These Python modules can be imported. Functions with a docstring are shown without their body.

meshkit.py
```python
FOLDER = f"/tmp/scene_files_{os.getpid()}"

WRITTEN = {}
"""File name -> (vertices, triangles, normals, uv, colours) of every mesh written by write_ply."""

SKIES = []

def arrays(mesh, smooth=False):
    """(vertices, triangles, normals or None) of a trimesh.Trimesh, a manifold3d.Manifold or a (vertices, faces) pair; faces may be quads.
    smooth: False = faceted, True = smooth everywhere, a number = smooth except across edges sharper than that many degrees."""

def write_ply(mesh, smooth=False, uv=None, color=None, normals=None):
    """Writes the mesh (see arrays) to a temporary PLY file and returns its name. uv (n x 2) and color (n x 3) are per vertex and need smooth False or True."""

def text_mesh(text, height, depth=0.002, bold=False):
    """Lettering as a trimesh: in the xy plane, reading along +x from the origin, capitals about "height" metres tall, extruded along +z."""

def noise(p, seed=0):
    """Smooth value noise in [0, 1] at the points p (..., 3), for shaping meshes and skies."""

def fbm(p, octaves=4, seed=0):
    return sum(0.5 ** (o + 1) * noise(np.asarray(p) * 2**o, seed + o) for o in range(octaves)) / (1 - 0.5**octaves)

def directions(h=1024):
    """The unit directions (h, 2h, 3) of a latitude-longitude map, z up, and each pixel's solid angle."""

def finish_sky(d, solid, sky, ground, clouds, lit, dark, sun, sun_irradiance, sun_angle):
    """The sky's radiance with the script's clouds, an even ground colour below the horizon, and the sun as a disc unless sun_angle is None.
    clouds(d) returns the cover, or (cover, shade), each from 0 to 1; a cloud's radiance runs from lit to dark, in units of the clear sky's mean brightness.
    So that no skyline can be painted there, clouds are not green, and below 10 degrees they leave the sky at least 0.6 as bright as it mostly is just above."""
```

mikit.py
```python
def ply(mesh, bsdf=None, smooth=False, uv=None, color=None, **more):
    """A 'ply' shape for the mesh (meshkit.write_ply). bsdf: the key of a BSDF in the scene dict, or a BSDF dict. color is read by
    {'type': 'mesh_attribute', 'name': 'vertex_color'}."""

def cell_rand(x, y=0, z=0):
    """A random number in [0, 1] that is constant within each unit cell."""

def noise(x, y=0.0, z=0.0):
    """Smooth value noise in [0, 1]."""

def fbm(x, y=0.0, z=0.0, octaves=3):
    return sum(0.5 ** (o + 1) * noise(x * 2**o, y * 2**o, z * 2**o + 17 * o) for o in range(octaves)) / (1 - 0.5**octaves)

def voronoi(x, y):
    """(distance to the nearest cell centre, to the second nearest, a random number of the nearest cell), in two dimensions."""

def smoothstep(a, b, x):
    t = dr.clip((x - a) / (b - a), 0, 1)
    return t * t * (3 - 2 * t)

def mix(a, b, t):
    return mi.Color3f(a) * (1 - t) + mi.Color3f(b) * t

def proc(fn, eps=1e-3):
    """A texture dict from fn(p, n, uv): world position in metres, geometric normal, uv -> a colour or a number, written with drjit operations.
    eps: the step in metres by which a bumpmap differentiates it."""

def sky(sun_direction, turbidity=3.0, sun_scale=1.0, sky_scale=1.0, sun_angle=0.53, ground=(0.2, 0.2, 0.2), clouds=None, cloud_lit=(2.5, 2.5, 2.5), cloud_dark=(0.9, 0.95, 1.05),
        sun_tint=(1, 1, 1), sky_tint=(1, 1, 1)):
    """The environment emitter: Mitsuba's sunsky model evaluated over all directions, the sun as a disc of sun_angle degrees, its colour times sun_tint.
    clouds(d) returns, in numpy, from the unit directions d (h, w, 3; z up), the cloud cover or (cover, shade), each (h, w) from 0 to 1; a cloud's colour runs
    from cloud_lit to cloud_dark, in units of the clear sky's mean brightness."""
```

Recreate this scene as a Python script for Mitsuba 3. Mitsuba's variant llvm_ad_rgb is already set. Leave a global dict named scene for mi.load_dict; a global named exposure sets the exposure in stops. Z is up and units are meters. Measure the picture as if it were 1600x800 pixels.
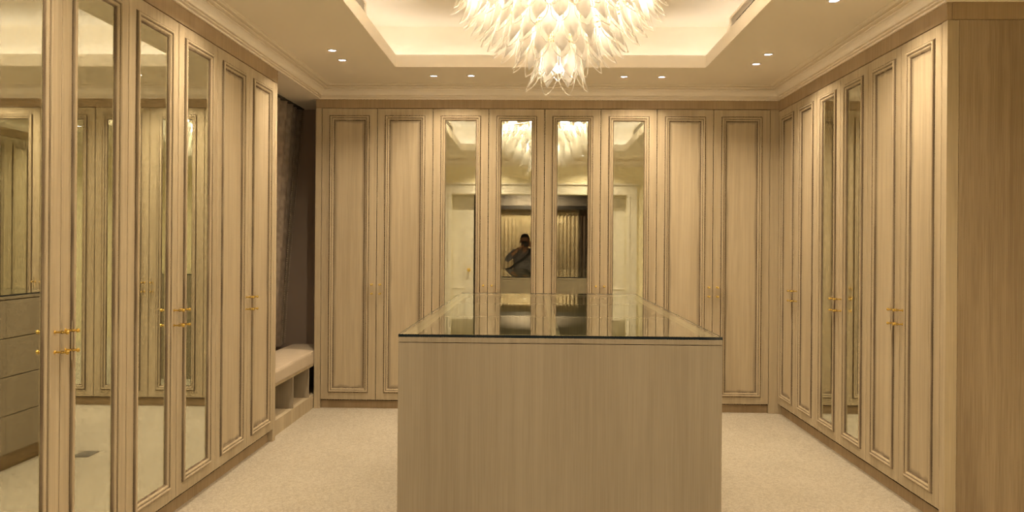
import math, random
import numpy as np
import trimesh
import drjit as dr
import mitsuba as mi
import manifold3d as m3
import mikit, meshkit
from mikit import proc, fbm, noise, smoothstep, mix, cell_rand

T = mi.ScalarTransform4f
random.seed(7)
RNG = np.random.default_rng(7)
scene, labels = {'type': 'scene'}, {}

# ------------------------------------------------------------------ camera, light levels, exposure
exposure = 0.50
FPX, CX, CY, ROLL, YAW, EYE = 1245.45, 808.24, 381.19, 0.00751, -0.02252, 1.464
_cy, _sy, _cr, _sr = math.cos(YAW), math.sin(YAW), math.cos(ROLL), math.sin(ROLL)
_right, _fwd, _down = np.array([_cy, -_sy, 0]), np.array([_sy, _cy, 0]), np.array([0, 0, -1.0])
_up = -(_sr * _right + _cr * _down)
scene['camera'] = {
    'type': 'perspective', 'fov': math.degrees(2 * math.atan(800 / FPX)), 'fov_axis': 'x', 'near_clip': 0.01, 'far_clip': 100.0,
    'principal_point_offset_x': (800 - CX) / 1600, 'principal_point_offset_y': (400 - CY) / 800,
    'to_world': T().look_at(origin=[0, 0, EYE], target=[float(_fwd[0]), float(_fwd[1]), EYE], up=[float(v) for v in _up])}
WARM = (1.0, 0.79, 0.54)          # bulbs of the chandelier
COVE = (1.0, 0.97, 0.88)          # led strip in the cove
SPOT = (1.0, 0.78, 0.52)
BULB_L, RING_L, COVE_L, SPOT_I = 15.0, 44.0, 2.2, 5.1

# ------------------------------------------------------------------ measures of the room (metres)
XL, XR, YB = -1.914, 2.118, 7.0            # door planes of the three runs of wardrobes
ZH, ZC = 2.729, 2.85                       # underside of cornice, ceiling
WX0, WX1, WY0, WY1 = -2.5, 2.75, 1.05, 7.55  # room walls
TX0, TX1, TY0, TY1 = -1.11, 1.32, 2.2, 6.25  # opening of the ceiling tray
LEFT_END, LEFT_W = 5.80, 0.525
RIGHT_END, RIGHT_W = 4.215, 0.462
BACK_X, BACK_W = -1.891, 0.4917


# ------------------------------------------------------------------ helpers
def rgb(*c):
    return {'type': 'rgb', 'value': list(map(float, c[0] if len(c) == 1 else c))}


def two(b):
    return {'type': 'twosided', 'bsdf': b}


def box(x0, x1, y0, y1, z0, z1):
    b = trimesh.creation.box((abs(x1 - x0), abs(y1 - y0), abs(z1 - z0)))
    b.apply_translation(((x0 + x1) / 2, (y0 + y1) / 2, (z0 + z1) / 2))
    return b


def bevel_box(x0, x1, y0, y1, z0, z1, r=0.002):
    c = m3.Manifold.batch_boolean([m3.Manifold.cube((x1 - x0 - 2 * r * (k != 0), y1 - y0 - 2 * r * (k != 1), z1 - z0 - 2 * r * (k != 2)), True) for k in range(3)], m3.OpType.Add).hull()
    return c.translate(((x0 + x1) / 2, (y0 + y1) / 2, (z0 + z1) / 2))


def tm(m):
    if hasattr(m, 'to_mesh'):
        q = m.to_mesh()
        return trimesh.Trimesh(np.array(q.vert_properties[:, :3]), np.array(q.tri_verts), process=False)
    return m


def cat(*ms):
    return trimesh.util.concatenate([tm(m) for m in ms])


def numbered(name, parent=None):
    base = (parent + '__' if parent else '') + name
    used = USED.get(base, 0)
    USED[base] = used + 1
    return base if used == 0 else f'{base}_{used:03d}'


USED = {}


def put(name, shape, parent=None, to_world=None):
    """shape: a shape dict from mikit.ply; makes it one entry of the scene"""
    key = numbered(name, parent)
    d = dict(shape)
    if to_world is not None:
        d['to_world'] = to_world
    scene[key] = d
    return key


def obj(name, mesh, bsdf, parent=None, smooth=False, uv=None, to_world=None, **more):
    return put(name, mikit.ply(tm(mesh), bsdf, smooth, uv, **more), parent, to_world)


def tag(key, label, category, group=None):
    labels[key] = {'label': label, 'category': category}
    if group:
        labels[key]['group'] = group
    return key


def thing(name, label, category, group=None):
    return tag(numbered(name), label, category, group)


def struct(key, **more):
    labels[key] = {'kind': 'structure', **more}
    return key


def frame_matrix(origin, u):
    """local x along u, local z up, local y into the wall behind the face"""
    u = np.array([u[0], u[1], 0.0])
    d = np.array([-u[1], u[0], 0.0])
    m = np.eye(4)
    m[:3, 0], m[:3, 1], m[:3, 2], m[:3, 3] = u, d, (0, 0, 1), origin
    return m


def M(m):
    return T(m.tolist())


def tube(points, r, n=8, closed=False):
    """a round tube along the points"""
    p = np.asarray(points, float)
    k = len(p)
    t = np.roll(p, -1, 0) - np.roll(p, 1, 0)
    if not closed:
        t[0], t[-1] = p[1] - p[0], p[-1] - p[-2]
    t /= np.linalg.norm(t, axis=1, keepdims=True) + 1e-12
    r = np.broadcast_to(np.asarray(r, float), (k,))
    a = np.cross(t[0], [0.31, 0.11, 0.94])
    V = []
    for i in range(k):
        a = a - t[i] * (a @ t[i])
        a /= np.linalg.norm(a) + 1e-12
        b = np.cross(t[i], a)
        for j in range(n):
            w = 2 * math.pi * j / n
            V.append(p[i] + r[i] * (a * math.cos(w) + b * math.sin(w)))
    F = []
    for i in range(k if closed else k - 1):
        for j in range(n):
            q = [i * n + j, i * n + (j + 1) % n, ((i + 1) % k) * n + (j + 1) % n, ((i + 1) % k) * n + j]
            F += [[q[0], q[1], q[2]], [q[0], q[2], q[3]]]
    if not closed:
        c0, c1 = len(V), len(V) + 1
        V += [p[0], p[-1]]
        for j in range(n):
            F += [[c0, (j + 1) % n, j], [c1, (k - 1) * n + j, (k - 1) * n + (j + 1) % n]]
    return trimesh.Trimesh(np.array(V), np.array(F), process=False)


def rod(a, b, r, n=12):
    return tube([a, b], r, n)


def lathe(profile, n=24, at=(0, 0, 0)):
    m = trimesh.creation.revolve(np.array(profile, float), sections=n)
    m.apply_translation(at)
    return m


def sweep(path, profile, closed=True, z_of=None):
    """profile of (offset to the left of the path, z) swept along a 2-d path with mitred corners; flat shaded"""
    p = np.asarray(path, float)
    k = len(p)
    nrm = []
    for i in range(k):
        d0 = p[i] - p[i - 1] if (closed or i > 0) else p[1] - p[0]
        d1 = p[(i + 1) % k] - p[i] if (closed or i < k - 1) else p[i] - p[i - 1]
        n0, n1 = (np.array([-d[1], d[0]]) / np.linalg.norm(d) for d in (d0, d1))
        s = n0 + n1
        nrm.append(s / (1 + n0 @ n1))
    m = len(profile)
    V = np.array([[*(p[i] + nrm[i] * d), z] for i in range(k) for d, z in profile])
    F = []
    for i in range(k if closed else k - 1):
        for j in range(m - 1):
            a, b, c, d = i * m + j, i * m + j + 1, ((i + 1) % k) * m + j + 1, ((i + 1) % k) * m + j
            F += [[a, b, c], [a, c, d]]
    return trimesh.Trimesh(V, np.array(F), process=False)


# ------------------------------------------------------------------ materials
def along(p, n):
    """coordinate across the grain of an upright board, whichever way it faces"""
    return dr.select(dr.abs(n.x) > 0.6, p.y + 11.3, p.x)


def wood_colour(p, n):
    s = along(p, n)
    broad = fbm(s * 7.0, p.z * 0.7, 3.0)
    streak = fbm(s * 55.0, p.z * 1.6, 8.0)
    fine = noise(s * 310.0, p.z * 7.0, 1.0)
    t = 0.42 * broad + 0.38 * streak + 0.2 * fine
    return mix((0.455, 0.385, 0.275), (0.585, 0.51, 0.378), smoothstep(0.15, 0.85, t))


def f_wood(p, n, uv):
    return wood_colour(p, n)


GLAZE = (0.10, 0.072, 0.052)


def f_mould(p, n, uv):                     # brown glaze wiped into the quirks of the moulding; uv.x = metres from its outer edge
    a = uv.x
    g = (1 - smoothstep(0.0040, 0.0105, a)) + 0.8 * smoothstep(0.0195, 0.0235, a) * (1 - smoothstep(0.0255, 0.0305, a)) + smoothstep(0.036, 0.042, a)
    w = 0.55 + 0.45 * noise(along(p, n) * 30, p.z * 6, 2.0)
    return mix(wood_colour(p, n), GLAZE, dr.clip(g * w, 0, 0.85))


def f_panel(p, n, uv):                     # a little glaze left along the edge of the panel
    a = uv.x
    w = noise(along(p, n) * 24, p.z * 5, 5.0)
    g = 0.5 * (1 - smoothstep(0.0, 0.012 + 0.03 * w, a))
    return mix(wood_colour(p, n) * 1.03, GLAZE, g)


def f_stain(p, n, uv):                     # darker stained boards: frieze, plinth
    s = along(p, n) + p.z * 0.0
    t = 0.5 * fbm(s * 9, p.z * 2.0, 1.0) + 0.3 * fbm(s * 70, p.z * 3, 2.0) + 0.2 * noise(s * 320, p.z * 9, 4.0)
    return mix((0.36, 0.275, 0.178), (0.455, 0.358, 0.24), smoothstep(0.2, 0.8, t))


def f_end(p, n, uv):
    s = along(p, n)
    t = 0.5 * fbm(s * 5, p.z * 0.6, 21.0) + 0.3 * fbm(s * 38, p.z * 0.9, 22.0) + 0.2 * noise(s * 300, p.z * 9, 4.0)
    return mix((0.285, 0.222, 0.152), (0.465, 0.385, 0.28), smoothstep(0.2, 0.8, t))


def f_island(p, n, uv):
    s = along(p, n)
    t = 0.5 * fbm(s * 8, p.z * 0.7, 31.0) + 0.28 * fbm(s * 70, p.z * 1.2, 32.0) + 0.22 * noise(s * 340, p.z * 8, 4.0)
    return mix((0.315, 0.275, 0.216), (0.405, 0.362, 0.29), smoothstep(0.15, 0.85, t))


def f_carpet(p, n, uv):
    t = 0.5 * noise(p.x * 210, p.y * 210, 1.0) + 0.3 * noise(p.x * 75, p.y * 75, 2.0) + 0.2 * fbm(p.x * 3, p.y * 3, 4.0)
    return mix((0.44, 0.405, 0.335), (0.59, 0.555, 0.48), smoothstep(0.15, 0.85, t))


def f_carpet_bump(p, n, uv):
    return noise(p.x * 190, p.y * 190, 1.0) + 0.6 * noise(p.x * 80, p.y * 80, 5.0)


def f_drape(p, n, uv):
    w = noise(p.y * 420, p.z * 420, 1.0) * 0.3 + 0.7 * noise(p.y * 60, p.z * 30, 3.0)
    return mix((0.20, 0.165, 0.14), (0.36, 0.30, 0.25), w)


def f_cushion(p, n, uv):
    w = 0.5 * noise(p.x * 300, p.y * 300, p.z * 300) + 0.5 * fbm(p.x * 9, p.y * 9, p.z * 9)
    return mix((0.40, 0.345, 0.27), (0.52, 0.455, 0.37), w)


def wooden(fn, rough=0.42, spec=0.35):
    return two({'type': 'diffuse', 'reflectance': proc(fn)})


def plain(c, rough=0.6, spec=0.3, **more):
    return two({'type': 'principled', 'base_color': rgb(c), 'roughness': rough, 'specular': spec, **more})


scene['wood'] = wooden(f_wood)
scene['wood_mould'] = wooden(f_mould)
scene['wood_panel'] = wooden(f_panel)
scene['wood_stain'] = wooden(f_stain, 0.5)
scene['wood_end'] = wooden(f_end, 0.42)
scene['wood_island'] = wooden(f_island, 0.4)
scene['carcass'] = two({'type': 'diffuse', 'reflectance': rgb((0.05, 0.04, 0.03))})
scene['mirror'] = {'type': 'conductor', 'material': 'none', 'specular_reflectance': rgb(0.83, 0.86, 0.76)}
scene['gold'] = {'type': 'roughconductor', 'material': 'Au', 'alpha': 0.18, 'distribution': 'ggx', 'specular_reflectance': rgb(1.0, 0.86, 0.62)}
scene['acrylic'] = {'type': 'dielectric', 'int_ior': 1.49, 'ext_ior': 1.0}
scene['paint_ceiling'] = two({'type': 'diffuse', 'reflectance': rgb((0.90, 0.85, 0.77))})
scene['paint_cream'] = two({'type': 'diffuse', 'reflectance': rgb((0.86, 0.81, 0.62))})
scene['paint_white'] = plain((0.74, 0.72, 0.66), 0.5, 0.3)
scene['paint_outer'] = two({'type': 'diffuse', 'reflectance': rgb((0.34, 0.30, 0.26))})
scene['wall_taupe'] = two({'type': 'diffuse', 'reflectance': rgb((0.41, 0.335, 0.29))})
scene['carpet'] = two({'type': 'bumpmap', 'bsdf': {'type': 'diffuse', 'reflectance': proc(f_carpet)}, 'b': proc(f_carpet_bump, 2e-3), 'scale': 0.004})
scene['drape'] = two({'type': 'principled', 'base_color': proc(f_drape), 'roughness': 0.5, 'sheen': 0.6, 'specular': 0.4})
scene['cushion_cloth'] = two({'type': 'principled', 'base_color': proc(f_cushion), 'roughness': 0.9, 'sheen': 0.4, 'specular': 0.1})
scene['bead'] = plain((0.55, 0.47, 0.38), 0.3, 0.6)
scene['black'] = plain((0.02, 0.02, 0.022), 0.4)
scene['dark_metal'] = plain((0.05, 0.045, 0.04), 0.4, 0.5)
scene['sheet_glass'] = {'type': 'thindielectric', 'int_ior': 1.5, 'ext_ior': 1.0, 'specular_transmittance': rgb(0.86, 0.93, 0.82)}
scene['screen_glass'] = {'type': 'thindielectric', 'int_ior': 1.7, 'ext_ior': 1.0}
scene['glass_edge'] = plain((0.012, 0.02, 0.028), 0.08, 0.6)
scene['leaf_glass'] = {'type': 'thindielectric', 'int_ior': 1.5, 'ext_ior': 1.0}
scene['frosted_rim'] = {'type': 'principledthin', 'base_color': rgb(0.96, 0.95, 0.93), 'roughness': 0.5, 'diff_trans': 1.1, 'spec_trans': 0.0, 'eta': 1.3}
scene['frosted'] = {'type': 'principledthin', 'base_color': rgb(0.55, 0.545, 0.53), 'roughness': 0.5, 'diff_trans': 1.1, 'spec_trans': 0.0, 'eta': 1.3}
scene['brass'] = two({'type': 'principled', 'base_color': rgb(0.75, 0.58, 0.30), 'metallic': 1.0, 'roughness': 0.25})
scene['bulb_glass'] = plain((0.9, 0.9, 0.88), 0.4)
scene['sheer'] = two({'type': 'principled', 'base_color': rgb(0.66, 0.55, 0.36), 'roughness': 0.8, 'specular': 0.1})
scene['brown_drape'] = two({'type': 'principled', 'base_color': rgb(0.16, 0.11, 0.075), 'roughness': 0.7, 'specular': 0.2})
scene['skin'] = plain((0.25, 0.14, 0.09), 0.5)
scene['hair'] = plain((0.015, 0.012, 0.01), 0.6)
scene['shirt'] = plain((0.15, 0.15, 0.17), 0.85, 0.1)
scene['trousers'] = plain((0.04, 0.045, 0.06), 0.85, 0.1)
scene['outlet_metal'] = plain((0.18, 0.17, 0.16), 0.45, 0.5)

# ------------------------------------------------------------------ the room
struct(obj('floor', box(-3.2, 3.2, -3.2, 7.7, -0.1, 0.0), 'carpet'))
struct(obj('wall_back', box(WX0 - 0.12, WX1 + 0.12, WY1, WY1 + 0.1, 0, 3.3), 'wall_taupe'))
struct(obj('wall_left', box(WX0 - 0.1, WX0, 3.0, WY1, 0, 3.3), 'wall_taupe'))
struct(obj('wall_left', box(WX0 - 0.1, WX0, WY0, 3.0, 0, 3.3), 'paint_cream'))
struct(obj('wall_right', box(WX1, WX1 + 0.1, WY0, WY1, 0, 3.3), 'paint_cream'))
OPX0, OPX1, OPZ = -1.37, 1.48, 2.27        # doorway behind the camera
struct(obj('wall_front', cat(box(WX0 - 0.12, OPX0, WY0 - 0.2, WY0, 0, 3.3), box(OPX1, WX1 + 0.12, WY0 - 0.2, WY0, 0, 3.3), box(OPX0, OPX1, WY0 - 0.2, WY0, OPZ, 3.3)), 'paint_cream'))

# ceiling: flat border, tray with a lip, cove and upper ceiling
ceil = struct(numbered('ceiling'))
obj('border', cat(box(WX0, TX0, WY0, WY1, ZC, ZC + 0.02), box(TX1, WX1, WY0, WY1, ZC, ZC + 0.02), box(TX0, TX1, WY0, TY0, ZC, ZC + 0.02), box(TX0, TX1, TY1, WY1, ZC, ZC + 0.02)), 'paint_ceiling', ceil)
LIP = 0.097
obj('tray_lip', cat(box(TX0 - 0.02, TX0, TY0 - 0.02, TY1 + 0.02, ZC, ZC + LIP), box(TX1, TX1 + 0.02, TY0 - 0.02, TY1 + 0.02, ZC, ZC + LIP),
                    box(TX0, TX1, TY0 - 0.02, TY0, ZC, ZC + LIP), box(TX0, TX1, TY1, TY1 + 0.02, ZC, ZC + LIP)), 'paint_ceiling', ceil)
SB = 0.21
UX0, UX1, UY0, UY1, UZ = TX0 - SB, TX1 + SB, TY0 - SB, TY1 + SB, 3.225
obj('tray_wall', cat(box(UX0 - 0.02, UX0, UY0, UY1, ZC + 0.02, UZ), box(UX1, UX1 + 0.02, UY0, UY1, ZC + 0.02, UZ), box(UX0, UX1, UY0 - 0.02, UY0, ZC + 0.02, UZ), box(UX0, UX1, UY1, UY1 + 0.02, ZC + 0.02, UZ)), 'paint_ceiling', ceil)
obj('tray_top', box(UX0 - 0.02, UX1 + 0.02, UY0 - 0.02, UY1 + 0.02, UZ, UZ + 0.03), 'paint_ceiling', ceil)
struct(obj('ceiling_alcove', box(WX0, XL + 0.004, LEFT_END + 0.056, YB, ZH, ZC), 'paint_ceiling'))
struct(obj('ceiling_alcove_001', box(WX0, -1.950, YB, WY1, ZH, ZC), 'paint_ceiling'))
# grille housings on the lip, with slotted grilles
for side, x, y0, y1, lab in ((-1, TX0, 3.30, 5.17, 'white slotted air grille on the left edge of the ceiling tray'), (1, TX1, 3.10, 5.50, 'white slotted air grille on the right edge of the ceiling tray')):
    xo = x + side * (SB - 0.002)
    g = thing('air_grille', lab, 'air vent')
    x0, x1 = min(x, xo), max(x, xo)
    zt = ZC + LIP + 0.080
    zb = ZC + LIP - 0.004
    xd = x + side * 0.045
    zb = ZC + LIP
    face0, face1 = (x, x + side * 0.012)
    a, b = min(face0, face1), max(face0, face1)
    obj('housing', cat(box(x0, x1, y0, y1, zt - 0.012, zt), box(x0, x1, y0, y0 + 0.012, zb, zt - 0.012), box(x0, x1, y1 - 0.012, y1, zb, zt - 0.012),
                       box(a, b, y0 + 0.012, y1 - 0.012, zb, zb + 0.005), box(a, b, y0 + 0.012, y1 - 0.012, zt - 0.017, zt - 0.012),
                       box(a, b, y0 + 0.012, y0 + 0.03, zb + 0.005, zt - 0.017), box(a, b, y1 - 0.03, y1 - 0.012, zb + 0.005, zt - 0.017)), 'paint_ceiling', g)
    obj('duct', box(min(xd, xo), max(xd, xo), y0 + 0.013, y1 - 0.013, zb, zt - 0.013), 'carcass', g)
    sl = None
    for k in range(4):
        z = zb + 0.0125 + k * 0.0135
        q = box(-0.0015, 0.0015, y0 + 0.03, y1 - 0.03, -0.0045, 0.0045)
        q.apply_transform(trimesh.transformations.rotation_matrix(side * 0.6, (0, 1, 0)))
        q.apply_translation((x + side * 0.009, 0, z))
        obj('slat', q, 'paint_ceiling', g)
# led strips lying in the cove
for nm, lab, b in (('a', 'warm led strip in the cove along the left of the ceiling tray', (TX0 - 0.14, TX0 - 0.09, TY0 - 0.1, TY1 + 0.1)), ('b', 'warm led strip in the cove along the right of the ceiling tray', (TX1 + 0.09, TX1 + 0.14, TY0 - 0.1, TY1 + 0.1)),
                   ('c', 'warm led strip in the near cove of the ceiling tray', (TX0 - 0.08, TX1 + 0.08, TY0 - 0.14, TY0 - 0.09)), ('d', 'warm led strip in the far cove of the ceiling tray', (TX0 - 0.08, TX1 + 0.08, TY1 + 0.09, TY1 + 0.14))):
    k = obj('led_strip', box(*b, ZC + 0.021, ZC + 0.031), 'bulb_glass', emitter={'type': 'area', 'radiance': rgb(*(COVE_L * c for c in COVE)), 'sampling_weight': 0.8})
    tag(k, lab, 'light strip')

# cornice round the room: mitred at every corner of wardrobes and walls
prof = [(0, ZH - 0.001), (0.014, ZH - 0.001), (0.014, 2.739), (0.006, 2.740), (0.006, 2.745), (0.024, 2.746), (0.024, 2.753), (0.016, 2.754), (0.016, 2.759), (0.032, 2.760)]
prof += [(0.032 + 0.036 * (1 - math.cos(t)), 2.761 + 0.044 * math.sin(t)) for t in np.linspace(0.05, math.pi / 2, 8)]
prof += [(0.068, 2.811), (0.058, 2.812), (0.058, 2.818), (0.085, 2.819), (0.085, 2.828), (0.075, 2.829), (0.075, 2.834), (0.100, 2.835), (0.106, 2.843), (0.112, 2.844), (0.112, ZC + 0.001)]
loop = [(WX0, WY0), (WX1, WY0), (WX1, RIGHT_END - 0.055), (XR, RIGHT_END - 0.055), (XR, YB), (XL, YB), (XL, LEFT_END - 6 * LEFT_W - 0.02), (WX0, LEFT_END - 6 * LEFT_W - 0.02)]
struct(obj('trim_1', sweep(loop, prof), 'paint_ceiling'))

# recessed downlights
ring = lathe([(0.026, -0.004), (0.028, -0.007), (0.036, -0.006), (0.040, 0.0), (0.026, 0.0), (0.026, -0.004)], 28)
disc = lathe([(0.0, -0.002), (0.0265, -0.002), (0.0265, -0.0005), (0.0, -0.0005)], 24)
ring_p, disc_p = mikit.ply(ring, 'paint_white', 40), mikit.ply(disc, 'bulb_glass', False)
where = {'left': [(-1.47, 6.00), (-1.47, 5.70), (-1.47, 4.42), (-1.47, 4.12), (-1.47, 2.85), (-1.47, 2.55)], 'right': [(1.67, 6.10), (1.67, 5.79), (1.67, 4.52), (1.67, 4.21), (1.67, 2.9), (1.67, 2.6)],
         'far': [(-0.847, 6.56), (-0.538, 6.55), (0.72, 6.57), (1.03, 6.58)], 'near': [(-0.82, 1.62), (-0.51, 1.62), (0.72, 1.62), (1.03, 1.62)]}
words = ['far one', 'second one', 'third one', 'fourth one', 'fifth one', 'sixth one']
for side, pts in where.items():
    for i, (x, y) in enumerate(pts):
        lab = (f'small round ceiling downlight above the {side} wardrobes, {["farthest", "second farthest", "third from back", "fourth from back", "fifth from back", "nearest"][i]} of six' if side in ('left', 'right')
               else f'small round downlight in the {side} ceiling border, {["first", "second", "third", "fourth"][i]} from the left')
        t = thing('downlight', lab, 'ceiling light', 'recessed downlights')
        put('trim_ring', ring_p, t, T().translate([x, y, ZC]))
        put('lens', {**disc_p, 'emitter': {'type': 'area', 'radiance': rgb(9, 8.2, 9.5), 'sampling_weight': 0.05}}, t, T().translate([x, y, ZC]))
        if i % 2 == 0:      # the light of each pair of lamps leaves from between the two
            sx, sy = (x + pts[i + 1][0]) / 2, (y + pts[i + 1][1]) / 2
            scene[f'spot_{side}_{i}'] = {'type': 'spot', 'to_world': T().look_at(origin=[sx, sy, ZC - 0.012], target=[sx, sy, 0], up=[0, 1, 0]), 'intensity': rgb(*(SPOT_I * (1.3 if side == 'near' else 1.0) * c for c in SPOT)), 'cutoff_angle': 68.0, 'beam_width': 8.0, 'sampling_weight': 2.0}


# ------------------------------------------------------------------ wardrobes
MW, STILE = 0.047, 0.070
MOULD = [(0, .0006), (.0045, .0008), (.006, .008), (.009, .0125), (.013, .0145), (.018, .0140), (.0215, .011), (.0235, .0065), (.026, .006), (.0285, .0068), (.034, .005), (.038, .001), (.0405, -.002), (.0435, -.003), (.0465, -.0065), (.047, -.0085)]


def ring_mesh(x0, x1, z0, z1, profile, uvs=None):
    """mitred rectangular frame of moulding: profile (inset, height towards the viewer, at -y)"""
    V, F, UV = [], [], []
    for side in range(4):
        for j, (a, b) in enumerate(profile):
            c = [(x0 + a, z0 + a), (x1 - a, z0 + a), (x1 - a, z1 - a), (x0 + a, z1 - a)]
            for q in (c[side], c[(side + 1) % 4]):
                V.append((q[0], -b, q[1]))
                UV.append((a, 0.0))
    m = len(profile)
    for side in range(4):
        for j in range(m - 1):
            o = (side * m + j) * 2
            F += [[o, o + 1, o + 3], [o, o + 3, o + 2]]
    return trimesh.Trimesh(np.array(V), np.array(F), process=False), np.array(UV)


def flat_panel(x0, x1, z0, z1, y, inset=0.05):
    c0 = [(x0, z0), (x1, z0), (x1, z1), (x0, z1)]
    c1 = [(x0 + inset, z0 + inset), (x1 - inset, z0 + inset), (x1 - inset, z1 - inset), (x0 + inset, z1 - inset)]
    V = np.array([(x, y, z) for x, z in c0 + c1])
    F = []
    for k in range(4):
        l = (k + 1) % 4
        F += [[k, l, 4 + l], [k, 4 + l, 4 + k]]
    F += [[4, 5, 6], [4, 6, 7]]
    return trimesh.Trimesh(V, np.array(F), process=False), np.array([(0.0, 0)] * 4 + [(inset, 0)] * 4)


_cache = {}


def door_parts(w, z0, z1):
    """shape dicts of one door of width w in local coordinates (x 0..w)"""
    if (w, z0, z1) in _cache:
        return _cache[w, z0, z1]
    g = 0.0025
    o = (STILE - 0.003, w - STILE + 0.003, z0 + 0.062, z1 - 0.062)   # outer edge of the moulding
    i = (o[0] + MW, o[1] - MW, o[2] + MW, o[3] - MW)
    h = 0.006
    fr = cat(bevel_box(g, o[0] + h, 0, 0.022, z0 + g, z1 - g, 0.0012), bevel_box(o[1] - h, w - g, 0, 0.022, z0 + g, z1 - g, 0.0012),
             box(o[0] + h, o[1] - h, 0, 0.021, z0 + g, o[2] + h), box(o[0] + h, o[1] - h, 0, 0.021, o[3] - h, z1 - g))
    md, muv = ring_mesh(*o, MOULD)
    pn, puv = flat_panel(i[0] - 0.002, i[1] + 0.002, i[2] - 0.002, i[3] + 0.002, 0.008)
    mr = box(i[0] - 0.004, i[1] + 0.004, 0.008, 0.013, i[2] - 0.004, i[3] + 0.004)
    back = box(o[0] + h, o[1] - h, 0.014, 0.021, o[2] + h, o[3] - h)
    _cache[w, z0, z1] = dict(frame=mikit.ply(fr, 'wood'), mould=mikit.ply(md, 'wood_mould', False, muv), panel=mikit.ply(pn, 'wood_panel', False, puv), mirror=mikit.ply(mr, 'mirror'), back=mikit.ply(back, 'wood'))
    return _cache[w, z0, z1]


HZ = (1.018, 1.098)
post = cat(lathe([(0, 0), (0.0075, 0), (0.0075, 0.002), (0.0042, 0.004), (0.0042, 0.026), (0.0065, 0.028), (0.0065, 0.034), (0.0042, 0.036), (0.0042, 0.046), (0.0075, 0.0475), (0.0085, 0.052), (0.0075, 0.0565), (0.003, 0.059), (0, 0.0595)], 14))
post.apply_transform(trimesh.transformations.rotation_matrix(math.pi / 2, (1, 0, 0)))   # points to -y
post_p = mikit.ply(post, 'gold', 30)
bar = trimesh.creation.cylinder(radius=0.0065, height=0.160, sections=16)
bar_p = mikit.ply(bar, 'acrylic', 30)


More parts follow.
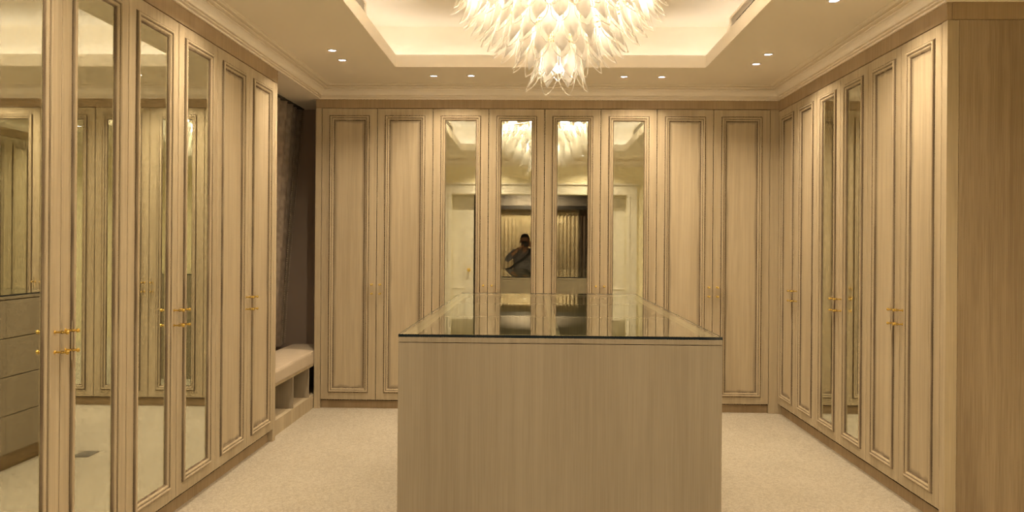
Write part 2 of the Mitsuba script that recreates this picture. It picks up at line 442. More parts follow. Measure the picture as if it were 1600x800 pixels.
def wardrobe(origin, u, w, kinds, z0, z1, label, group, depth=0.53, left_stile=0.0, right_stile=0.0, tilt=None, end_panel=False, open_left=None):
    """a unit of two doors; origin = lower left corner of its front"""
    B = frame_matrix((origin[0], origin[1], 0), u)
    Bm = M(B)
    t = thing('wardrobe', label, 'wardrobe', group)
    W = 2 * w
    a, b = -left_stile, W + right_stile
    obj('carcass', box(a + 0.002, b - 0.002, 0.026, depth, 0.07, ZH - 0.01), 'carcass', t, to_world=Bm)
    obj('frieze_board', bevel_box(a, b, -0.003, 0.024, z1 + 0.0015, ZH, 0.001), 'wood_stain', t, to_world=Bm)
    obj('plinth', box(a + (left_stile and left_stile), b - (right_stile and right_stile), 0.035, 0.055, 0.0, z0 - 0.002), 'wood_stain', t, to_world=Bm)
    if left_stile:
        obj('end_stile', bevel_box(a, -0.001, 0, 0.06, 0, z1, 0.001), 'wood', t, to_world=Bm)
    if right_stile:
        obj('end_stile', bevel_box(W + 0.001, b, 0, 0.06, 0, z1, 0.001), 'wood', t, to_world=Bm)
    if end_panel:
        e0, e1 = (a, a + 0.018) if end_panel == 'left' else (b - 0.018, b)
        obj('end_panel', box(e0 - (0.002 if end_panel == 'left' else 0), e1 + (0 if end_panel == 'left' else 0.002), 0.0605, depth + 0.02, 0, z1), 'wood_end', t, to_world=Bm)
        obj('end_frieze', box(e0 - (0.005 if end_panel == 'left' else 0), e1 + (0 if end_panel == 'left' else 0.005), 0.0245, depth + 0.02, z1 + 0.0015, ZH), 'wood_stain', t, to_world=Bm)
    P = door_parts(w, z0, z1)
    for k, kind in enumerate(kinds):
        m = B @ frame_matrix((k * w, 0, 0), (1, 0))
        if tilt and k in tilt:
            c, s = math.cos(tilt[k]), math.sin(tilt[k])
            R = np.eye(4)
            R[:2, :2] = [[c, -s], [s, c]]
            C, D = np.eye(4), np.eye(4)
            C[0, 3], D[0, 3] = w / 2, -w / 2
            m = m @ C @ R @ D
        mt = M(m)
        d = put('door', P['frame'], t, mt)
        put('moulding', P['mould'], d, mt)
        if kind == 'm':
            labels[put('mirror', P['mirror'], d, mt)] = {'label': 'tall mirror panel'}
            put('backing', P['back'], d, mt)
        else:
            put('panel', P['panel'], d, mt)
        x = w - 0.037 if k == 0 else 0.037
        for z in HZ:
            put('handle_post', post_p, d, M(m @ frame_matrix((x, 0, z), (1, 0))))
        put('handle_bar', bar_p, d, M(m @ frame_matrix((x, -0.031, sum(HZ) / 2), (1, 0))))
    return t


ZB0, ZB1 = 0.078, 2.651
GW = 'fitted wardrobes along the walls'
L_back = ['pale glazed wardrobe with two plain panelled doors beside the window seat alcove', 'pale glazed wardrobe on the far wall, left one of the two mirrored there',
          'pale glazed wardrobe on the far wall, right one of the two mirrored there', 'pale glazed wardrobe with plain panelled doors at the right end of the far wall']
for i, kinds in enumerate(('pp', 'mm', 'mm', 'pp')):
    wardrobe((BACK_X + 2 * i * BACK_W, YB), (1, 0), BACK_W, kinds, ZB0, ZB1, L_back[i], None, left_stile=0.055 if i == 0 else 0, right_stile=0.075 if i == 3 else 0, tilt={1: 0.0128} if i == 1 else None)
ZL0, ZL1 = 0.090, 2.636
L_left = ['pale glazed wardrobe with plain panelled doors on the left, next to the window seat', 'pale glazed mirrored wardrobe on the left wall, the farther of the two mirrored pairs', 'pale glazed mirrored wardrobe on the left wall, nearest the viewer and cut by the frame']
for i, kinds in enumerate(('pp', 'mm', 'mm')):
    wardrobe((XL, LEFT_END - 2 * (i + 1) * LEFT_W), (0, 1), LEFT_W, kinds, ZL0, ZL1, L_left[i], None, right_stile=0.055 if i == 0 else 0, left_stile=0.02 if i == 2 else 0, end_panel='right' if i == 0 else ('left' if i == 2 else False))
L_right = ['pale glazed wardrobe with plain panelled doors in the far corner of the right wall', 'pale glazed wardrobe with mirrored doors in the middle of the right wall', 'pale glazed wardrobe with plain panelled doors on the right, ending in a flat side panel']
for i, kinds in enumerate(('pp', 'mm', 'pp')):
    wardrobe((XR, RIGHT_END + 2 * (3 - i) * RIGHT_W), (0, -1), RIGHT_W, kinds, ZL0, ZL1, L_right[i], None, depth=0.6, left_stile=0.012 if i == 0 else 0, right_stile=0.055 if i == 2 else 0, end_panel='right' if i == 2 else False)

# ------------------------------------------------------------------ island with a glass top
IX0, IX1, IY0, IY1, IZ = -0.516, 0.706, 3.01, 5.615, 1.119
isl = thing('island_cabinet', 'grey-brown wooden display island with a flat glass top in the middle of the carpet', 'island cabinet')
TOPF = IZ - 0.010                                      # underside of the glass
obj('end_panel', box(IX0, IX1, IY0, IY0 + 0.03, 0, TOPF - 0.022), 'wood_island', isl)
obj('end_panel', box(IX0, IX1, IY1 - 0.03, IY1, 0, TOPF - 0.022), 'wood_island', isl)
obj('top_rail', bevel_box(IX0, IX1, IY0, IY0 + 0.06, TOPF - 0.020, TOPF - 0.0005, 0.001), 'wood_island', isl)
obj('top_rail', bevel_box(IX0, IX1, IY1 - 0.06, IY1, TOPF - 0.020, TOPF - 0.0005, 0.001), 'wood_island', isl)
obj('top_rail', bevel_box(IX0, IX0 + 0.06, IY0 + 0.06, IY1 - 0.06, TOPF - 0.020, TOPF - 0.0005, 0.001), 'wood_island', isl)
obj('top_rail', bevel_box(IX1 - 0.06, IX1, IY0 + 0.06, IY1 - 0.06, TOPF - 0.020, TOPF - 0.0005, 0.001), 'wood_island', isl)
xm = (IX0 + IX1) / 2 - 0.012
obj('display_divider', box(xm - 0.018, xm + 0.018, IY0 + 0.06, IY1 - 0.06, TOPF - 0.13, TOPF - 0.0005), 'wood_island', isl)
for y in (3.885, 4.75):
    for a, b in ((IX0 + 0.06, xm - 0.018), (xm + 0.018, IX1 - 0.06)):
        obj('display_divider', box(a, b, y - 0.012, y + 0.012, TOPF - 0.13, TOPF - 0.0005), 'wood_island', isl)
obj('display_lining', cat(box(IX0 + 0.02, IX1 - 0.02, IY0 + 0.03, IY1 - 0.03, TOPF - 0.14, TOPF - 0.13), box(IX0 + 0.02, IX0 + 0.035, IY0 + 0.03, IY1 - 0.03, TOPF - 0.13, TOPF - 0.021), box(IX1 - 0.035, IX1 - 0.02, IY0 + 0.03, IY1 - 0.03, TOPF - 0.13, TOPF - 0.021),
                          box(IX0 + 0.035, IX1 - 0.035, IY0 + 0.031, IY0 + 0.045, TOPF - 0.13, TOPF - 0.021), box(IX0 + 0.035, IX1 - 0.035, IY1 - 0.045, IY1 - 0.031, TOPF - 0.13, TOPF - 0.021)), 'wood_island', isl)
obj('carcass', box(IX0 + 0.022, IX1 - 0.022, IY0 + 0.031, IY1 - 0.031, 0.11, TOPF - 0.142), 'carcass', isl)
obj('plinth', box(IX0 + 0.05, IX1 - 0.05, IY0 + 0.03, IY1 - 0.03, 0, 0.108), 'wood_stain', isl)
glass = trimesh.Trimesh(np.array([(IX0 + .001, IY0 + .001, IZ - 0.001), (IX1 - .001, IY0 + .001, IZ - 0.001), (IX1 - .001, IY1 - .001, IZ - 0.001), (IX0 + .001, IY1 - .001, IZ - 0.001)]), np.array([[0, 1, 2], [0, 2, 3]]), process=False)
labels[obj('glass_top', glass, 'sheet_glass', isl)] = {'label': 'flat clear glass top'}
labels[obj('glass_edge', cat(box(IX0, IX1, IY0, IY0 + 0.001, TOPF, IZ), box(IX0, IX1, IY1 - 0.001, IY1, TOPF, IZ), box(IX0, IX0 + 0.001, IY0 + 0.001, IY1 - 0.001, TOPF, IZ), box(IX1 - 0.001, IX1, IY0 + 0.001, IY1 - 0.001, TOPF, IZ)), 'glass_edge', isl)] = {'label': 'dark polished glass edge'}
zr = [0.110, 0.353, 0.598, 0.843, 1.085]
ys = np.linspace(IY0 + 0.031, IY1 - 0.031, 5)
for x0, x1 in ((IX0, IX0 + 0.02), (IX1 - 0.02, IX1)):
    for r in range(4):
        for c in range(4):
            obj('drawer_front', bevel_box(x0, x1, ys[c] + 0.0015, ys[c + 1] - 0.0015, zr[r] + 0.0028, zr[r + 1] - 0.0028, 0.0012), 'wood_island', isl)
k = obj('floor_outlet', cat(bevel_box(-0.83, -0.72, 5.32, 5.47, 0.0, 0.006, 0.002), box(-0.80, -0.75, 5.345, 5.445, 0.006, 0.008)), 'outlet_metal')
tag(k, 'grey metal floor outlet plate in the carpet between the island and the left wardrobes', 'floor outlet')

# ------------------------------------------------------------------ window seat, cushion, curtain in the alcove
SY0, SY1, SX = LEFT_END + 0.058, YB - 0.002, -1.9505
seat = thing('window_seat', 'pale wooden window seat with open cubbies under its cushion, in the left alcove', 'bench')
obj('plinth', box(WX0 + 0.02, SX - 0.002, SY0, WY1 - 0.01, 0, 0.115), 'wood', seat)
obj('top_board', box(WX0 + 0.02, SX - 0.004, SY0, WY1 - 0.01, 0.372, 0.390), 'wood', seat)
obj('back_board', box(WX0 + 0.02, WX0 + 0.04, SY0, WY1 - 0.01, 0.115, 0.372), 'wood_island', seat)
for y in (SY0, 6.42, 6.87):
    obj('divider', box(WX0 + 0.04, SX - 0.006, y, y + 0.02, 0.115, 0.372), 'wood_island', seat)
cs = m3.Manifold.cube((abs(-2.31 - SX) - 0.06 + 0.004, WY1 - 0.04 - SY0 - 0.06, 0.114 - 0.06), True).refine_to_length(0.06)
cs = m3.Manifold.hull(m3.Manifold.batch_boolean([m3.Manifold.sphere(0.026, 24).translate((sx * (abs(-2.31 - SX) / 2 - 0.026), sy * ((WY1 - 0.05 - SY0) / 2 - 0.026), sz * (0.113 / 2 - 0.026))) for sx in (-1, 1) for sy in (-1, 1) for sz in (-1, 1)], m3.OpType.Add))
cs = tm(cs.refine_to_length(0.05))
v = cs.vertices.copy()
v[:, 2] += np.where(v[:, 2] > 0, 0.010 * np.cos(v[:, 0] * 5) * np.cos(v[:, 1] * 1.6), 0)
cs.vertices = v
cs.apply_translation(((-2.31 + SX) / 2 + 0.016, (SY0 + WY1 - 0.05) / 2 + 0.004, 0.390 + 0.0565))
v = cs.vertices.copy()
v[:, 0] = np.where(v[:, 1] > 6.93, np.minimum(v[:, 0], -1.9495), v[:, 0])     # squeezed in beside the wardrobe
cs.vertices = v
k = obj('seat_cushion', cs, 'cushion_cloth', smooth=60)
tag(k, 'thick beige cushion lying on the window seat in the left alcove', 'cushion')

ny, nz = 140, 40
cur = thing('alcove_curtain', 'dark taupe curtain with beaded trim hanging beside the window seat in the left alcove', 'curtain')
V, F = [], []
for j in range(nz):
    f = j / (nz - 1)
    z = ZH - 0.012 - f * (ZH - 0.012 - 0.515)
    y_end = 7.515 - 0.16 * f * f * (3 - 2 * f)
    for i in range(ny):
        s = i / (ny - 1)
        y = 6.05 + (y_end - 6.05) * s
        x = -2.245 - 0.085 * f + 0.030 * (1 - 0.6 * f) * math.sin(s * 2 * math.pi * 9.25 + 0.8 * math.sin(3 * f)) + 0.010 * math.sin(s * 41 + f * 2)
        V.append((x, y, z))
for j in range(nz - 1):
    for i in range(ny - 1):
        a = j * ny + i
        F += [[a, a + 1, a + ny + 1], [a, a + ny + 1, a + ny]]
V = np.array(V)
obj('fabric', trimesh.Trimesh(V, np.array(F), process=False), 'drape', cur, smooth=True)
hd = [V[i] + (0.0, 0, 0.0) for i in range(ny)]
beads = []
for col, off in ((ny - 1, 0.006), (ny - 9, 0.012)):
    for j in range(1, 110):
        f = j / 110 * (nz - 1)
        a, b = int(f), min(int(f) + 1, nz - 1)
        pnt = V[a * ny + col] * (1 - (f - a)) + V[b * ny + col] * (f - a)
        q = trimesh.creation.icosphere(1, 0.0065)
        q.apply_translation(pnt + (off, 0, 0))
        beads.append(q)
labels[obj('bead_trim', cat(*beads), 'bead', cur, smooth=True)] = {'kind': 'stuff', 'label': 'rows of small pale beads'}
obj('curtain_track', box(-2.29, -2.20, 6.0, 7.52, ZH - 0.011, ZH - 0.001), 'dark_metal', cur)

# ------------------------------------------------------------------ chandelier of glass leaves
CHX, CHY = 0.118, 4.30
ch = thing('chandelier', 'large tiered chandelier of clear and frosted glass leaves hanging from the ceiling tray', 'chandelier')


def leaf_meshes(L, W, curl, cup=0.35):
    """a pointed glass leaf hanging from its top at the origin along -z, its outer side to +x; returns glass, frosting, rim"""
    ns = 13
    st = np.linspace(0, 1, ns)
    half = W / 2 * np.interp(st, [0, 0.06, 0.25, 0.5, 0.68, 0.82, 0.93, 1.0], [0.50, 0.72, 0.95, 1.0, 0.93, 0.70, 0.36, 0.03])
    zc = -L * st
    xc = curl * L * st ** 3.2 - 0.02 * L * np.sin(st * math.pi)
    def pt(i, t):
        return (xc[i] - cup * half[i] * (t * t) , half[i] * t, zc[i])
    def sheet(i0, i1, tmax, nt=7, off=0.0, tip=0.0):
        V, F = [], []
        rows = list(range(i0, i1 + 1))
        for r, i in enumerate(rows):
            tm_ = tmax if not tip else tmax * (1 - max(0, (r / (len(rows) - 1) - 1 + tip) / tip) ** 1.6 * 0.97)
            for t in np.linspace(-tm_, tm_, nt):
                x, y, z = pt(i, t)
                V.append((x - off, y, z))
        for r in range(len(rows) - 1):
            for c in range(nt - 1):
                a = r * nt + c
                F += [[a, a + 1, a + nt + 1], [a, a + nt + 1, a + nt]]
        return trimesh.Trimesh(np.array(V), np.array(F), process=False)
    glass = sheet(0, ns - 1, 1.0)
    frost = sheet(0, 10, 0.84, off=0.0022, tip=0.45)
    edge = [pt(i, 1.0) for i in range(ns)] + [pt(i, -1.0) for i in range(ns - 1, -1, -1)]
    rim = tube(edge, 0.0026, 6, closed=True)
    return glass, frost, rim


tiers = [  # ring radius, ring height, tip radius, tip height, leaves
    (0.100, 2.565, 0.095, 2.365, 6, 0.085), (0.128, 2.530, 0.165, 2.295, 8, 0.098), (0.205, 2.620, 0.255, 2.405, 13, 0.095), (0.285, 2.680, 0.340, 2.470, 17, 0.095),
    (0.360, 2.740, 0.420, 2.540, 22, 0.095), (0.430, 2.800, 0.495, 2.610, 26, 0.095), (0.490, 2.865, 0.555, 2.675, 30, 0.095), (0.515, 2.955, 0.600, 2.765, 32, 0.095)]
rings, arms = [], []
n_leaf = 0
for ti, (rr, rz, tr, tz, n, W) in enumerate(tiers):
    L = math.hypot(rr - tr, rz - tz)
    lean = math.atan2(tr - rr, rz - tz)
    kinds = [tuple(mikit.ply(m_, b_, True) for m_, b_ in zip(leaf_meshes(L, W, c), ('leaf_glass', 'frosted', 'frosted_rim'))) for c in (0.08, 0.15)]
    rings.append(tube([(CHX + rr * 0.97 * math.cos(a), CHY + rr * 0.97 * math.sin(a), rz) for a in np.linspace(0, 2 * math.pi, 48, endpoint=False)], 0.006, 8, closed=True))
    for k in range(4):
        a = math.pi / 4 + k * math.pi / 2 + ti * 0.2
        arms.append(rod((CHX + rr * 0.97 * math.cos(a), CHY + rr * 0.97 * math.sin(a), rz), (CHX, CHY, rz + 0.02), 0.004, 6))
    for k in range(n):
        a = 2 * math.pi * (k + 0.5 * (ti % 2)) / n + RNG.normal(0, 0.018) - math.pi / 2
        ln = lean * 0.8 + RNG.normal(0, 0.05)
        g, fz, rm = kinds[int(RNG.integers(2))]
        tw = (T().translate([CHX + rr * math.cos(a), CHY + rr * math.sin(a), rz]) @ T().rotate([0, 0, 1], math.degrees(a) + RNG.normal(0, 5)) @ T().rotate([0, 1, 0], -math.degrees(ln)))
        lf = put('leaf', g, ch, tw)
        if ti < 7:                                # the leaves of the top row are clear
            put('frosting', fz, lf, tw)
        put('rim', rm, lf, tw)
        n_leaf += 1
obj('frame', cat(*rings, *arms, rod((CHX, CHY, 2.50), (CHX, CHY, UZ - 0.02), 0.011, 12)), 'brass', ch, smooth=40)
obj('ceiling_rose', lathe([(0, UZ - 0.045), (0.03, UZ - 0.043), (0.065, UZ - 0.028), (0.075, UZ - 0.012), (0.075, UZ), (0, UZ)], 32, (CHX, CHY, 0)), 'brass', ch, smooth=40)
bulb_p = mikit.ply(lathe([(0, -0.046), (0.014, -0.043), (0.027, -0.034), (0.035, -0.020), (0.038, -0.004), (0.035, 0.010), (0.026, 0.022), (0.014, 0.029), (0, 0.030)], 18), 'bulb_glass', True)
hold_p = mikit.ply(lathe([(0, 0.020), (0.011, 0.020), (0.011, 0.05), (0, 0.05)], 12), 'brass', 40)
bulbs = [(0.0, 0.0, 2.435)] + [(0.20 * math.cos(a), 0.20 * math.sin(a), 2.64) for a in np.arange(3) * math.pi / 1.5 + 0.4] + [(0.40 * math.cos(a), 0.40 * math.sin(a), 2.895) for a in np.arange(8) * math.pi / 4 + 0.2]
for x, y, z in bulbs:
    tw = T().translate([CHX + x, CHY + y, z]) @ T().scale(1.5 if z > 2.8 else 1.0)
    b = put('bulb', {**bulb_p, 'emitter': {'type': 'area', 'radiance': rgb(*((40.0 if z < 2.5 else BULB_L if z < 2.8 else RING_L) * c for c in WARM)), 'sampling_weight': 0.4 if z < 2.8 else 1.0}}, ch, tw)
    put('holder', hold_p, b, tw)

# ------------------------------------------------------------------ doorway behind the camera, with sliding doors
CW = 0.165
cas = cat(bevel_box(OPX0 - CW, OPX0, WY0 + 0.0005, WY0 + 0.028, 0, OPZ, 0.003), bevel_box(OPX1, OPX1 + CW, WY0 + 0.0005, WY0 + 0.028, 0, OPZ, 0.003), bevel_box(OPX0 - CW, OPX1 + CW, WY0 + 0.0005, WY0 + 0.032, OPZ, OPZ + 0.155, 0.003),
          bevel_box(OPX0 - CW - 0.045, OPX1 + CW + 0.045, WY0 + 0.0005, WY0 + 0.062, OPZ + 0.155, OPZ + 0.180, 0.004),
          bevel_box(OPX0 - 0.05, OPX0 - 0.035, WY0 + 0.028, WY0 + 0.038, 0, OPZ, 0.002), bevel_box(OPX1 + 0.035, OPX1 + 0.05, WY0 + 0.028, WY0 + 0.038, 0, OPZ, 0.002))
struct(obj('trim_2', cas, 'paint_white'))
for nm, x0, x1, kx in (('door_1', OPX0 - 0.55, -1.02, -1.095), ('door_2', 1.137, OPX1 + 0.55, 1.21)):
    y0, y1 = WY0 - 0.25, WY0 - 0.21
    w = x1 - x0
    parts = [box(x0, x1, y0, y1, 0.01, OPZ + 0.05)]
    d = struct(obj(nm, parts[0], 'paint_white'))
    for z0, z1 in ((0.20, 0.62), (0.72, 2.08)):
        q, quv = ring_mesh(0.13, w - 0.13, z0, z1, [(0, 0), (0.003, 0.010), (0.012, 0.013), (0.022, 0.008), (0.030, 0.0)])
        obj('panel_moulding', q, 'paint_white', d, to_world=M(frame_matrix((x1, y1 + 0.0005, 0), (-1, 0))))
    kb = lathe([(0, 0), (0.026, 0), (0.026, 0.004), (0.011, 0.008), (0.011, 0.026), (0.024, 0.034), (0.029, 0.046), (0.024, 0.058), (0, 0.063)], 20)
    kb.apply_transform(trimesh.transformations.rotation_matrix(-math.pi / 2, (1, 0, 0)))
    kb.apply_translation((kx, y1, 1.03))
    obj('knob', kb, 'gold', d, smooth=30)

# the room behind: walls, ceiling, glazed screen with curtains
for x in (0.05,):
    t = thing('downlight', 'ceiling downlight of the dark room behind the doorway, near the curtains', 'ceiling light')
    put('trim_ring', ring_p, t, T().translate([x, -2.1, 2.70]))
    put('lens', {**disc_p, 'emitter': {'type': 'area', 'radiance': rgb(9, 8.2, 9.5), 'sampling_weight': 0.05}}, t, T().translate([x, -2.1, 2.70]))
    scene['spot_outer'] = {'type': 'spot', 'to_world': T().look_at(origin=[x, -2.1, 2.685], target=[x, -2.1, 0], up=[0, 1, 0]), 'intensity': rgb(*(4.5 * c for c in SPOT)), 'cutoff_angle': 80.0, 'beam_width': 50.0, 'sampling_weight': 2.5}
struct(obj('wall_outer_left', box(-3.1, -3.0, -3.1, WY0 - 0.2, 0, 2.7), 'paint_outer'))
struct(obj('wall_outer_right', box(3.0, 3.1, -3.1, WY0 - 0.2, 0, 2.7), 'paint_outer'))
struct(obj('ceiling_outer', box(-3.1, 3.1, -3.1, WY0 - 0.2, 2.7, 2.8), 'paint_outer'))
WYG = -2.70
struct(obj('wall_outer_back', cat(box(-3.0, 3.0, -3.1, -3.0, 0, 2.7), box(-3.0, 3.0, -3.0, WYG - 0.02, 2.27, 2.7)), 'paint_outer'))
win = struct(numbered('window_1'))
obj('frame', cat(box(-2.4, 2.4, WYG - 0.02, WYG + 0.03, 2.19, 2.27), box(-2.4, 2.4, WYG - 0.02, WYG + 0.03, 0, 0.08), box(-2.4, -2.33, WYG - 0.02, WYG + 0.03, 0.08, 2.19), box(2.33, 2.4, WYG - 0.02, WYG + 0.03, 0.08, 2.19)), 'dark_metal', win)
obj('pane', trimesh.Trimesh(np.array([(-2.33, WYG, 0.08), (2.33, WYG, 0.08), (2.33, WYG, 2.19), (-2.33, WYG, 2.19)]), np.array([[0, 1, 2], [0, 2, 3]]), process=False), 'screen_glass', win)


def hanging(x0, x1, y, z0, z1, pleat, amp, seed):
    n = int((x1 - x0) / pleat * 12)
    r = np.random.default_rng(seed)
    ph = np.cumsum(r.normal(1, 0.3, n)) * 2 * math.pi / 12
    V, F = [], []
    for z in (z1, (z0 + z1) / 2, z0):
        for i in range(n):
            V.append((x0 + (x1 - x0) * i / (n - 1), y + amp * math.sin(ph[i]), z))
    for j in range(2):
        for i in range(n - 1):
            a = j * n + i
            F += [[a, a + 1, a + n + 1], [a, a + n + 1, a + n]]
    return trimesh.Trimesh(np.array(V), np.array(F), process=False)


for x0, x1, b, lab in ((-1.22, -0.055, 'sheer', 'beige curtain seen behind the photographer in the mirror, left half'), (-0.05, 0.93, 'sheer', 'beige curtain seen in the mirror right of the photographer'),
                       (-2.2, -1.25, 'brown_drape', 'dark brown drape reflected beside the left white sliding door'), (0.95, 2.2, 'brown_drape', 'dark brown drape reflected at the right of the beige curtains')):
    tag(obj('curtain', hanging(x0, x1, WYG - 0.12, 0.03, 2.26, 0.085, 0.016, len(labels)), b, smooth=True), lab, 'curtain')


# ------------------------------------------------------------------ the photographer, seen in the mirror, standing behind the lens
def ball(c, r, n=20):
    return m3.Manifold.sphere(r, n).translate(tuple(c))


def bone(a, ra, b, rb, n=20):
    return (ball(a, ra, n) + ball(b, rb, n)).hull()


def chain(pts, n=20):
    return m3.Manifold.batch_boolean([bone(pts[i][0], pts[i][1], pts[i + 1][0], pts[i + 1][1], n) for i in range(len(pts) - 1)], m3.OpType.Add)


def ellip(c, r, n=28):
    return m3.Manifold.sphere(1.0, n).scale(tuple(r)).translate(tuple(c))


def soft(ms, edge, it=8):
    m = tm(m3.Manifold.batch_boolean(ms, m3.OpType.Add).refine_to_length(edge))
    m.merge_vertices()
    trimesh.smoothing.filter_taubin(m, iterations=it)
    return m


def hand(sign, wrist, palm_dir, curl_dir, spread):
    """palm and five curved fingers: palm_dir = from the wrist to the knuckles, curl_dir = where the fingers bend, spread = index towards little finger"""
    w, d, c, s = (np.asarray(q, float) for q in (wrist, palm_dir, curl_dir, spread))
    d, c, s = (q / np.linalg.norm(q) for q in (d, c, s))
    out = [m3.Manifold.batch_boolean([ball(w + d * 0.012, 0.024), ball(w + d * 0.078 + s * -0.030, 0.0135), ball(w + d * 0.074 + s * 0.030, 0.012), ball(w + d * 0.03 - s * 0.024, 0.016)], m3.OpType.Add).hull()]
    for k, (off, ln) in enumerate(((-0.030, 0.070), (-0.010, 0.078), (0.010, 0.072), (0.029, 0.056))):
        p0 = w + d * 0.074 + s * off
        p1 = p0 + (d * 0.80 + c * 0.6) * ln * 0.45
        p2 = p1 + (d * 0.25 + c * 0.97) * ln * 0.32
        p3 = p2 + (d * -0.25 + c * 0.97) * ln * 0.25
        out.append(chain([(p0, 0.0098), (p1, 0.0090), (p2, 0.0083), (p3, 0.0074)], 14))
    t0 = w + d * 0.025 - s * 0.026
    t1 = t0 + d * 0.028 - s * 0.022 + c * 0.012
    t2 = t1 + d * 0.028 - s * 0.002 + c * 0.016
    out.append(chain([(t0, 0.013), (t1, 0.0108), (t2, 0.0088)], 14))
    return out


PY = -0.255
sh, hip = {}, {}
head = [ellip((0, -0.205, 1.545), (0.076, 0.094, 0.100)), ellip((0, -0.180, 1.465), (0.056, 0.066, 0.062)), ellip((0, -0.163, 1.432), (0.030, 0.030, 0.026)),
        bone((0, -0.110, 1.520), 0.009, (0, -0.096, 1.487), 0.014), ellip((0, -0.117, 1.452), (0.024, 0.010, 0.007)), ellip((0, -0.117, 1.441), (0.022, 0.011, 0.008)),
        ellip((0.030, -0.122, 1.518), (0.015, 0.010, 0.010)), ellip((-0.030, -0.122, 1.518), (0.015, 0.010, 0.010)), ellip((0.078, -0.205, 1.505), (0.010, 0.018, 0.031)), ellip((-0.078, -0.205, 1.505), (0.010, 0.018, 0.031)),
        bone((0, -0.228, 1.45), 0.058, (0, -0.243, 1.345), 0.062)]
EL, ER = (-0.305, -0.055, 1.195), (0.305, -0.065, 1.195)
WL, WR = (-0.125, -0.075, 1.372), (0.150, -0.085, 1.402)
torso = [m3.Manifold.batch_boolean([ball((-0.165, PY, 1.315), 0.052), ball((0.165, PY, 1.315), 0.052), ball((-0.10, PY + 0.02, 1.12), 0.088), ball((0.10, PY + 0.02, 1.12), 0.088)], m3.OpType.Add).hull(),
         m3.Manifold.batch_boolean([ball((-0.10, PY + 0.02, 1.13), 0.088), ball((0.10, PY + 0.02, 1.13), 0.088), ball((-0.085, PY + 0.01, 0.86), 0.088), ball((0.085, PY + 0.01, 0.86), 0.088)], m3.OpType.Add).hull()]
arms_ = [chain([((-0.178, PY + 0.005, 1.312), 0.050), (EL, 0.040), ((np.array(EL) * 0.4 + np.array(WL) * 0.6), 0.033), (WL, 0.025)]), chain([((0.178, PY + 0.005, 1.312), 0.050), (ER, 0.040), ((np.array(ER) * 0.4 + np.array(WR) * 0.6), 0.033), (WR, 0.025)])]
legs, feet = [], []
for sx in (-1, 1):
    legs.append(chain([((sx * 0.085, PY + 0.01, 0.84), 0.088), ((sx * 0.105, PY + 0.03, 0.45), 0.055), ((sx * 0.108, PY + 0.012, 0.33), 0.054), ((sx * 0.115, PY - 0.01, 0.085), 0.038)]))
    feet.append(m3.Manifold.batch_boolean([ball((sx * 0.115, PY - 0.045, 0.045), 0.038), ball((sx * 0.122, PY + 0.10, 0.035), 0.035), ball((sx * 0.128, PY + 0.165, 0.028), 0.027), ball((sx * 0.115, PY - 0.01, 0.085), 0.038)], m3.OpType.Add).hull())
hl = hand(-1, WL, (0.62, 0.25, 0.30), (0.35, 0.10, 0.90), (0.25, -0.95, 0.05))
hr = hand(1, WR, (-0.62, 0.10, 0.62), (-0.80, 0.45, -0.10), (-0.10, 0.25, -0.95))
person = tag(numbered('person'), 'man in a grey shirt holding a camera to his face, reflected in the mirrored door', 'person')
obj('body', soft(head + torso + arms_ + legs + feet + hl + hr, 0.007, 6), 'skin', person, smooth=True)
grow = 0.009
sleeve = [chain([((sx * 0.178, PY + 0.005, 1.312), 0.050 + grow + 0.004), (np.array(e) * 0.86 + np.array(w_) * 0.14, 0.040 + grow + 0.008)]) for sx, e, w_ in ((-1, EL, WL), (1, ER, WR))]
sleeve += [bone(np.array(e), 0.047, np.array(e) * 0.72 + np.array(w_) * 0.28, 0.047) for e, w_ in ((EL, WL), (ER, WR))]
shirt = [m3.Manifold.batch_boolean([ball((-0.165, PY, 1.315), 0.052 + grow), ball((0.165, PY, 1.315), 0.052 + grow), ball((-0.045, PY + 0.005, 1.345), 0.050), ball((0.045, PY + 0.005, 1.345), 0.050), ball((-0.10, PY + 0.02, 1.12), 0.088 + grow), ball((0.10, PY + 0.02, 1.12), 0.088 + grow)], m3.OpType.Add).hull(),
         m3.Manifold.batch_boolean([ball((-0.10, PY + 0.02, 1.13), 0.10), ball((0.10, PY + 0.02, 1.13), 0.10), ball((-0.095, PY + 0.01, 0.90), 0.105), ball((0.095, PY + 0.01, 0.90), 0.105)], m3.OpType.Add).hull() - m3.Manifold.cube((1, 1, 0.5), True).translate((0, PY, 0.58))]
labels[obj('shirt', soft(shirt + sleeve, 0.012, 8), 'shirt', person, smooth=True)] = {'label': 'grey shirt'}
pants = [chain([((sx * 0.085, PY + 0.01, 0.85), 0.095), ((sx * 0.105, PY + 0.03, 0.45), 0.068), ((sx * 0.115, PY - 0.005, 0.10), 0.056)]) for sx in (-1, 1)] + [bone((-0.085, PY + 0.01, 0.87), 0.096, (0.085, PY + 0.01, 0.87), 0.096)]
labels[obj('trousers', soft(pants, 0.014, 6), 'trousers', person, smooth=True)] = {'label': 'dark trousers'}
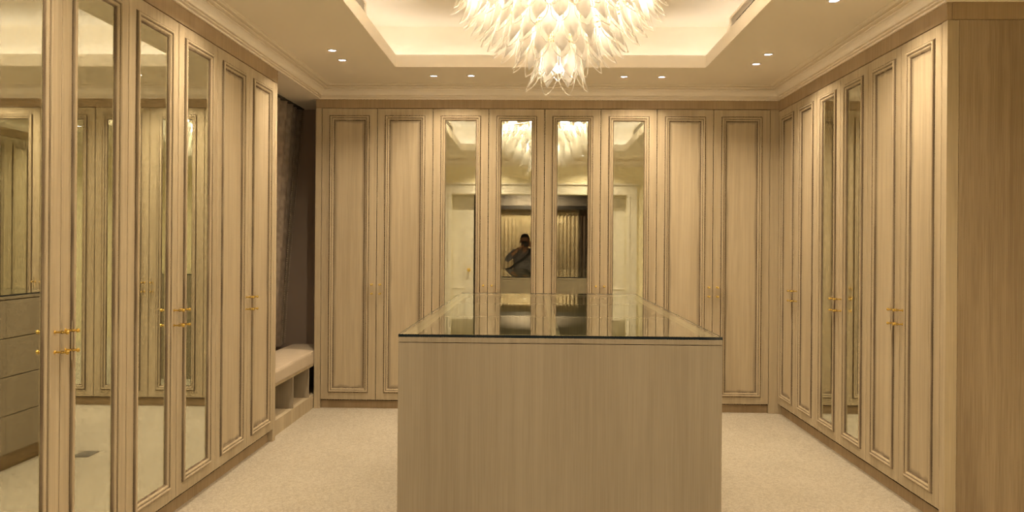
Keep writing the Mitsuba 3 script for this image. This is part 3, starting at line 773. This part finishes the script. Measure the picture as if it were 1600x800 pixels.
shoes = [m3.Manifold.batch_boolean([ball((sx * 0.115, PY - 0.045, 0.046), 0.045), ball((sx * 0.122, PY + 0.10, 0.042), 0.042), ball((sx * 0.128, PY + 0.172, 0.034), 0.033)], m3.OpType.Add).hull() ^ m3.Manifold.cube((1, 2, 0.2), True).translate((0, 0, 0.1)) for sx in (-1, 1)]
for q in shoes:
    obj('shoe', tm(q), 'black', person, smooth=40)
hairm = (ellip((0, -0.212, 1.556), (0.083, 0.098, 0.098)) - m3.Manifold.cube((0.4, 0.3, 0.3), True).rotate((22, 0, 0)).translate((0, 0.0, 1.47))) - m3.Manifold.cube((0.4, 0.4, 0.2), True).translate((0, -0.2, 1.385))
obj('hair', soft([hairm], 0.008, 4), 'hair', person, smooth=True)

# camera held to the face; its lens looks along the view
cam = thing('hand_camera', 'black camera held to the face of the man in the mirror', 'camera')
obj('camera_body', tm(bevel_box(-0.066, 0.066, -0.096, -0.048, 1.418, 1.500, 0.008) + bevel_box(-0.028, 0.028, -0.092, -0.046, 1.495, 1.524, 0.006) + bevel_box(0.036, 0.068, -0.100, -0.036, 1.420, 1.498, 0.010)), 'black', cam, smooth=40)
ln = lathe([(0.0, 0.004), (0.026, 0.002), (0.026, 0.0), (0.030, 0.0), (0.032, 0.010), (0.034, 0.012), (0.034, 0.032), (0.030, 0.036), (0.030, 0.046), (0, 0.046)], 32)
ln.apply_transform(trimesh.transformations.rotation_matrix(math.pi / 2, (1, 0, 0)))
ln.apply_translation((0, -0.004, EYE))
obj('lens', ln, 'black', cam, smooth=40)

bag = thing('shoulder_bag', 'black shoulder bag with its strap across the man in the mirror', 'bag')
obj('pouch', bevel_box(-0.345, -0.215, PY - 0.07, PY + 0.10, 0.80, 1.035, 0.02), 'black', bag)
pts = np.array([(-0.26, PY + 0.10, 1.03), (-0.16, PY + 0.138, 1.11), (-0.02, PY + 0.136, 1.20), (0.09, PY + 0.092, 1.31), (0.115, PY + 0.03, 1.385), (0.11, PY - 0.05, 1.37), (0.04, PY - 0.095, 1.24), (-0.12, PY - 0.10, 1.10), (-0.25, PY - 0.07, 1.03)])
tt = np.linspace(0, 8, 50)
pts = np.stack([np.interp(tt, np.arange(9), pts[:, i]) for i in range(3)], 1)
st = tube(pts, 0.017, 8)
obj('strap', st, 'black', bag, smooth=True)
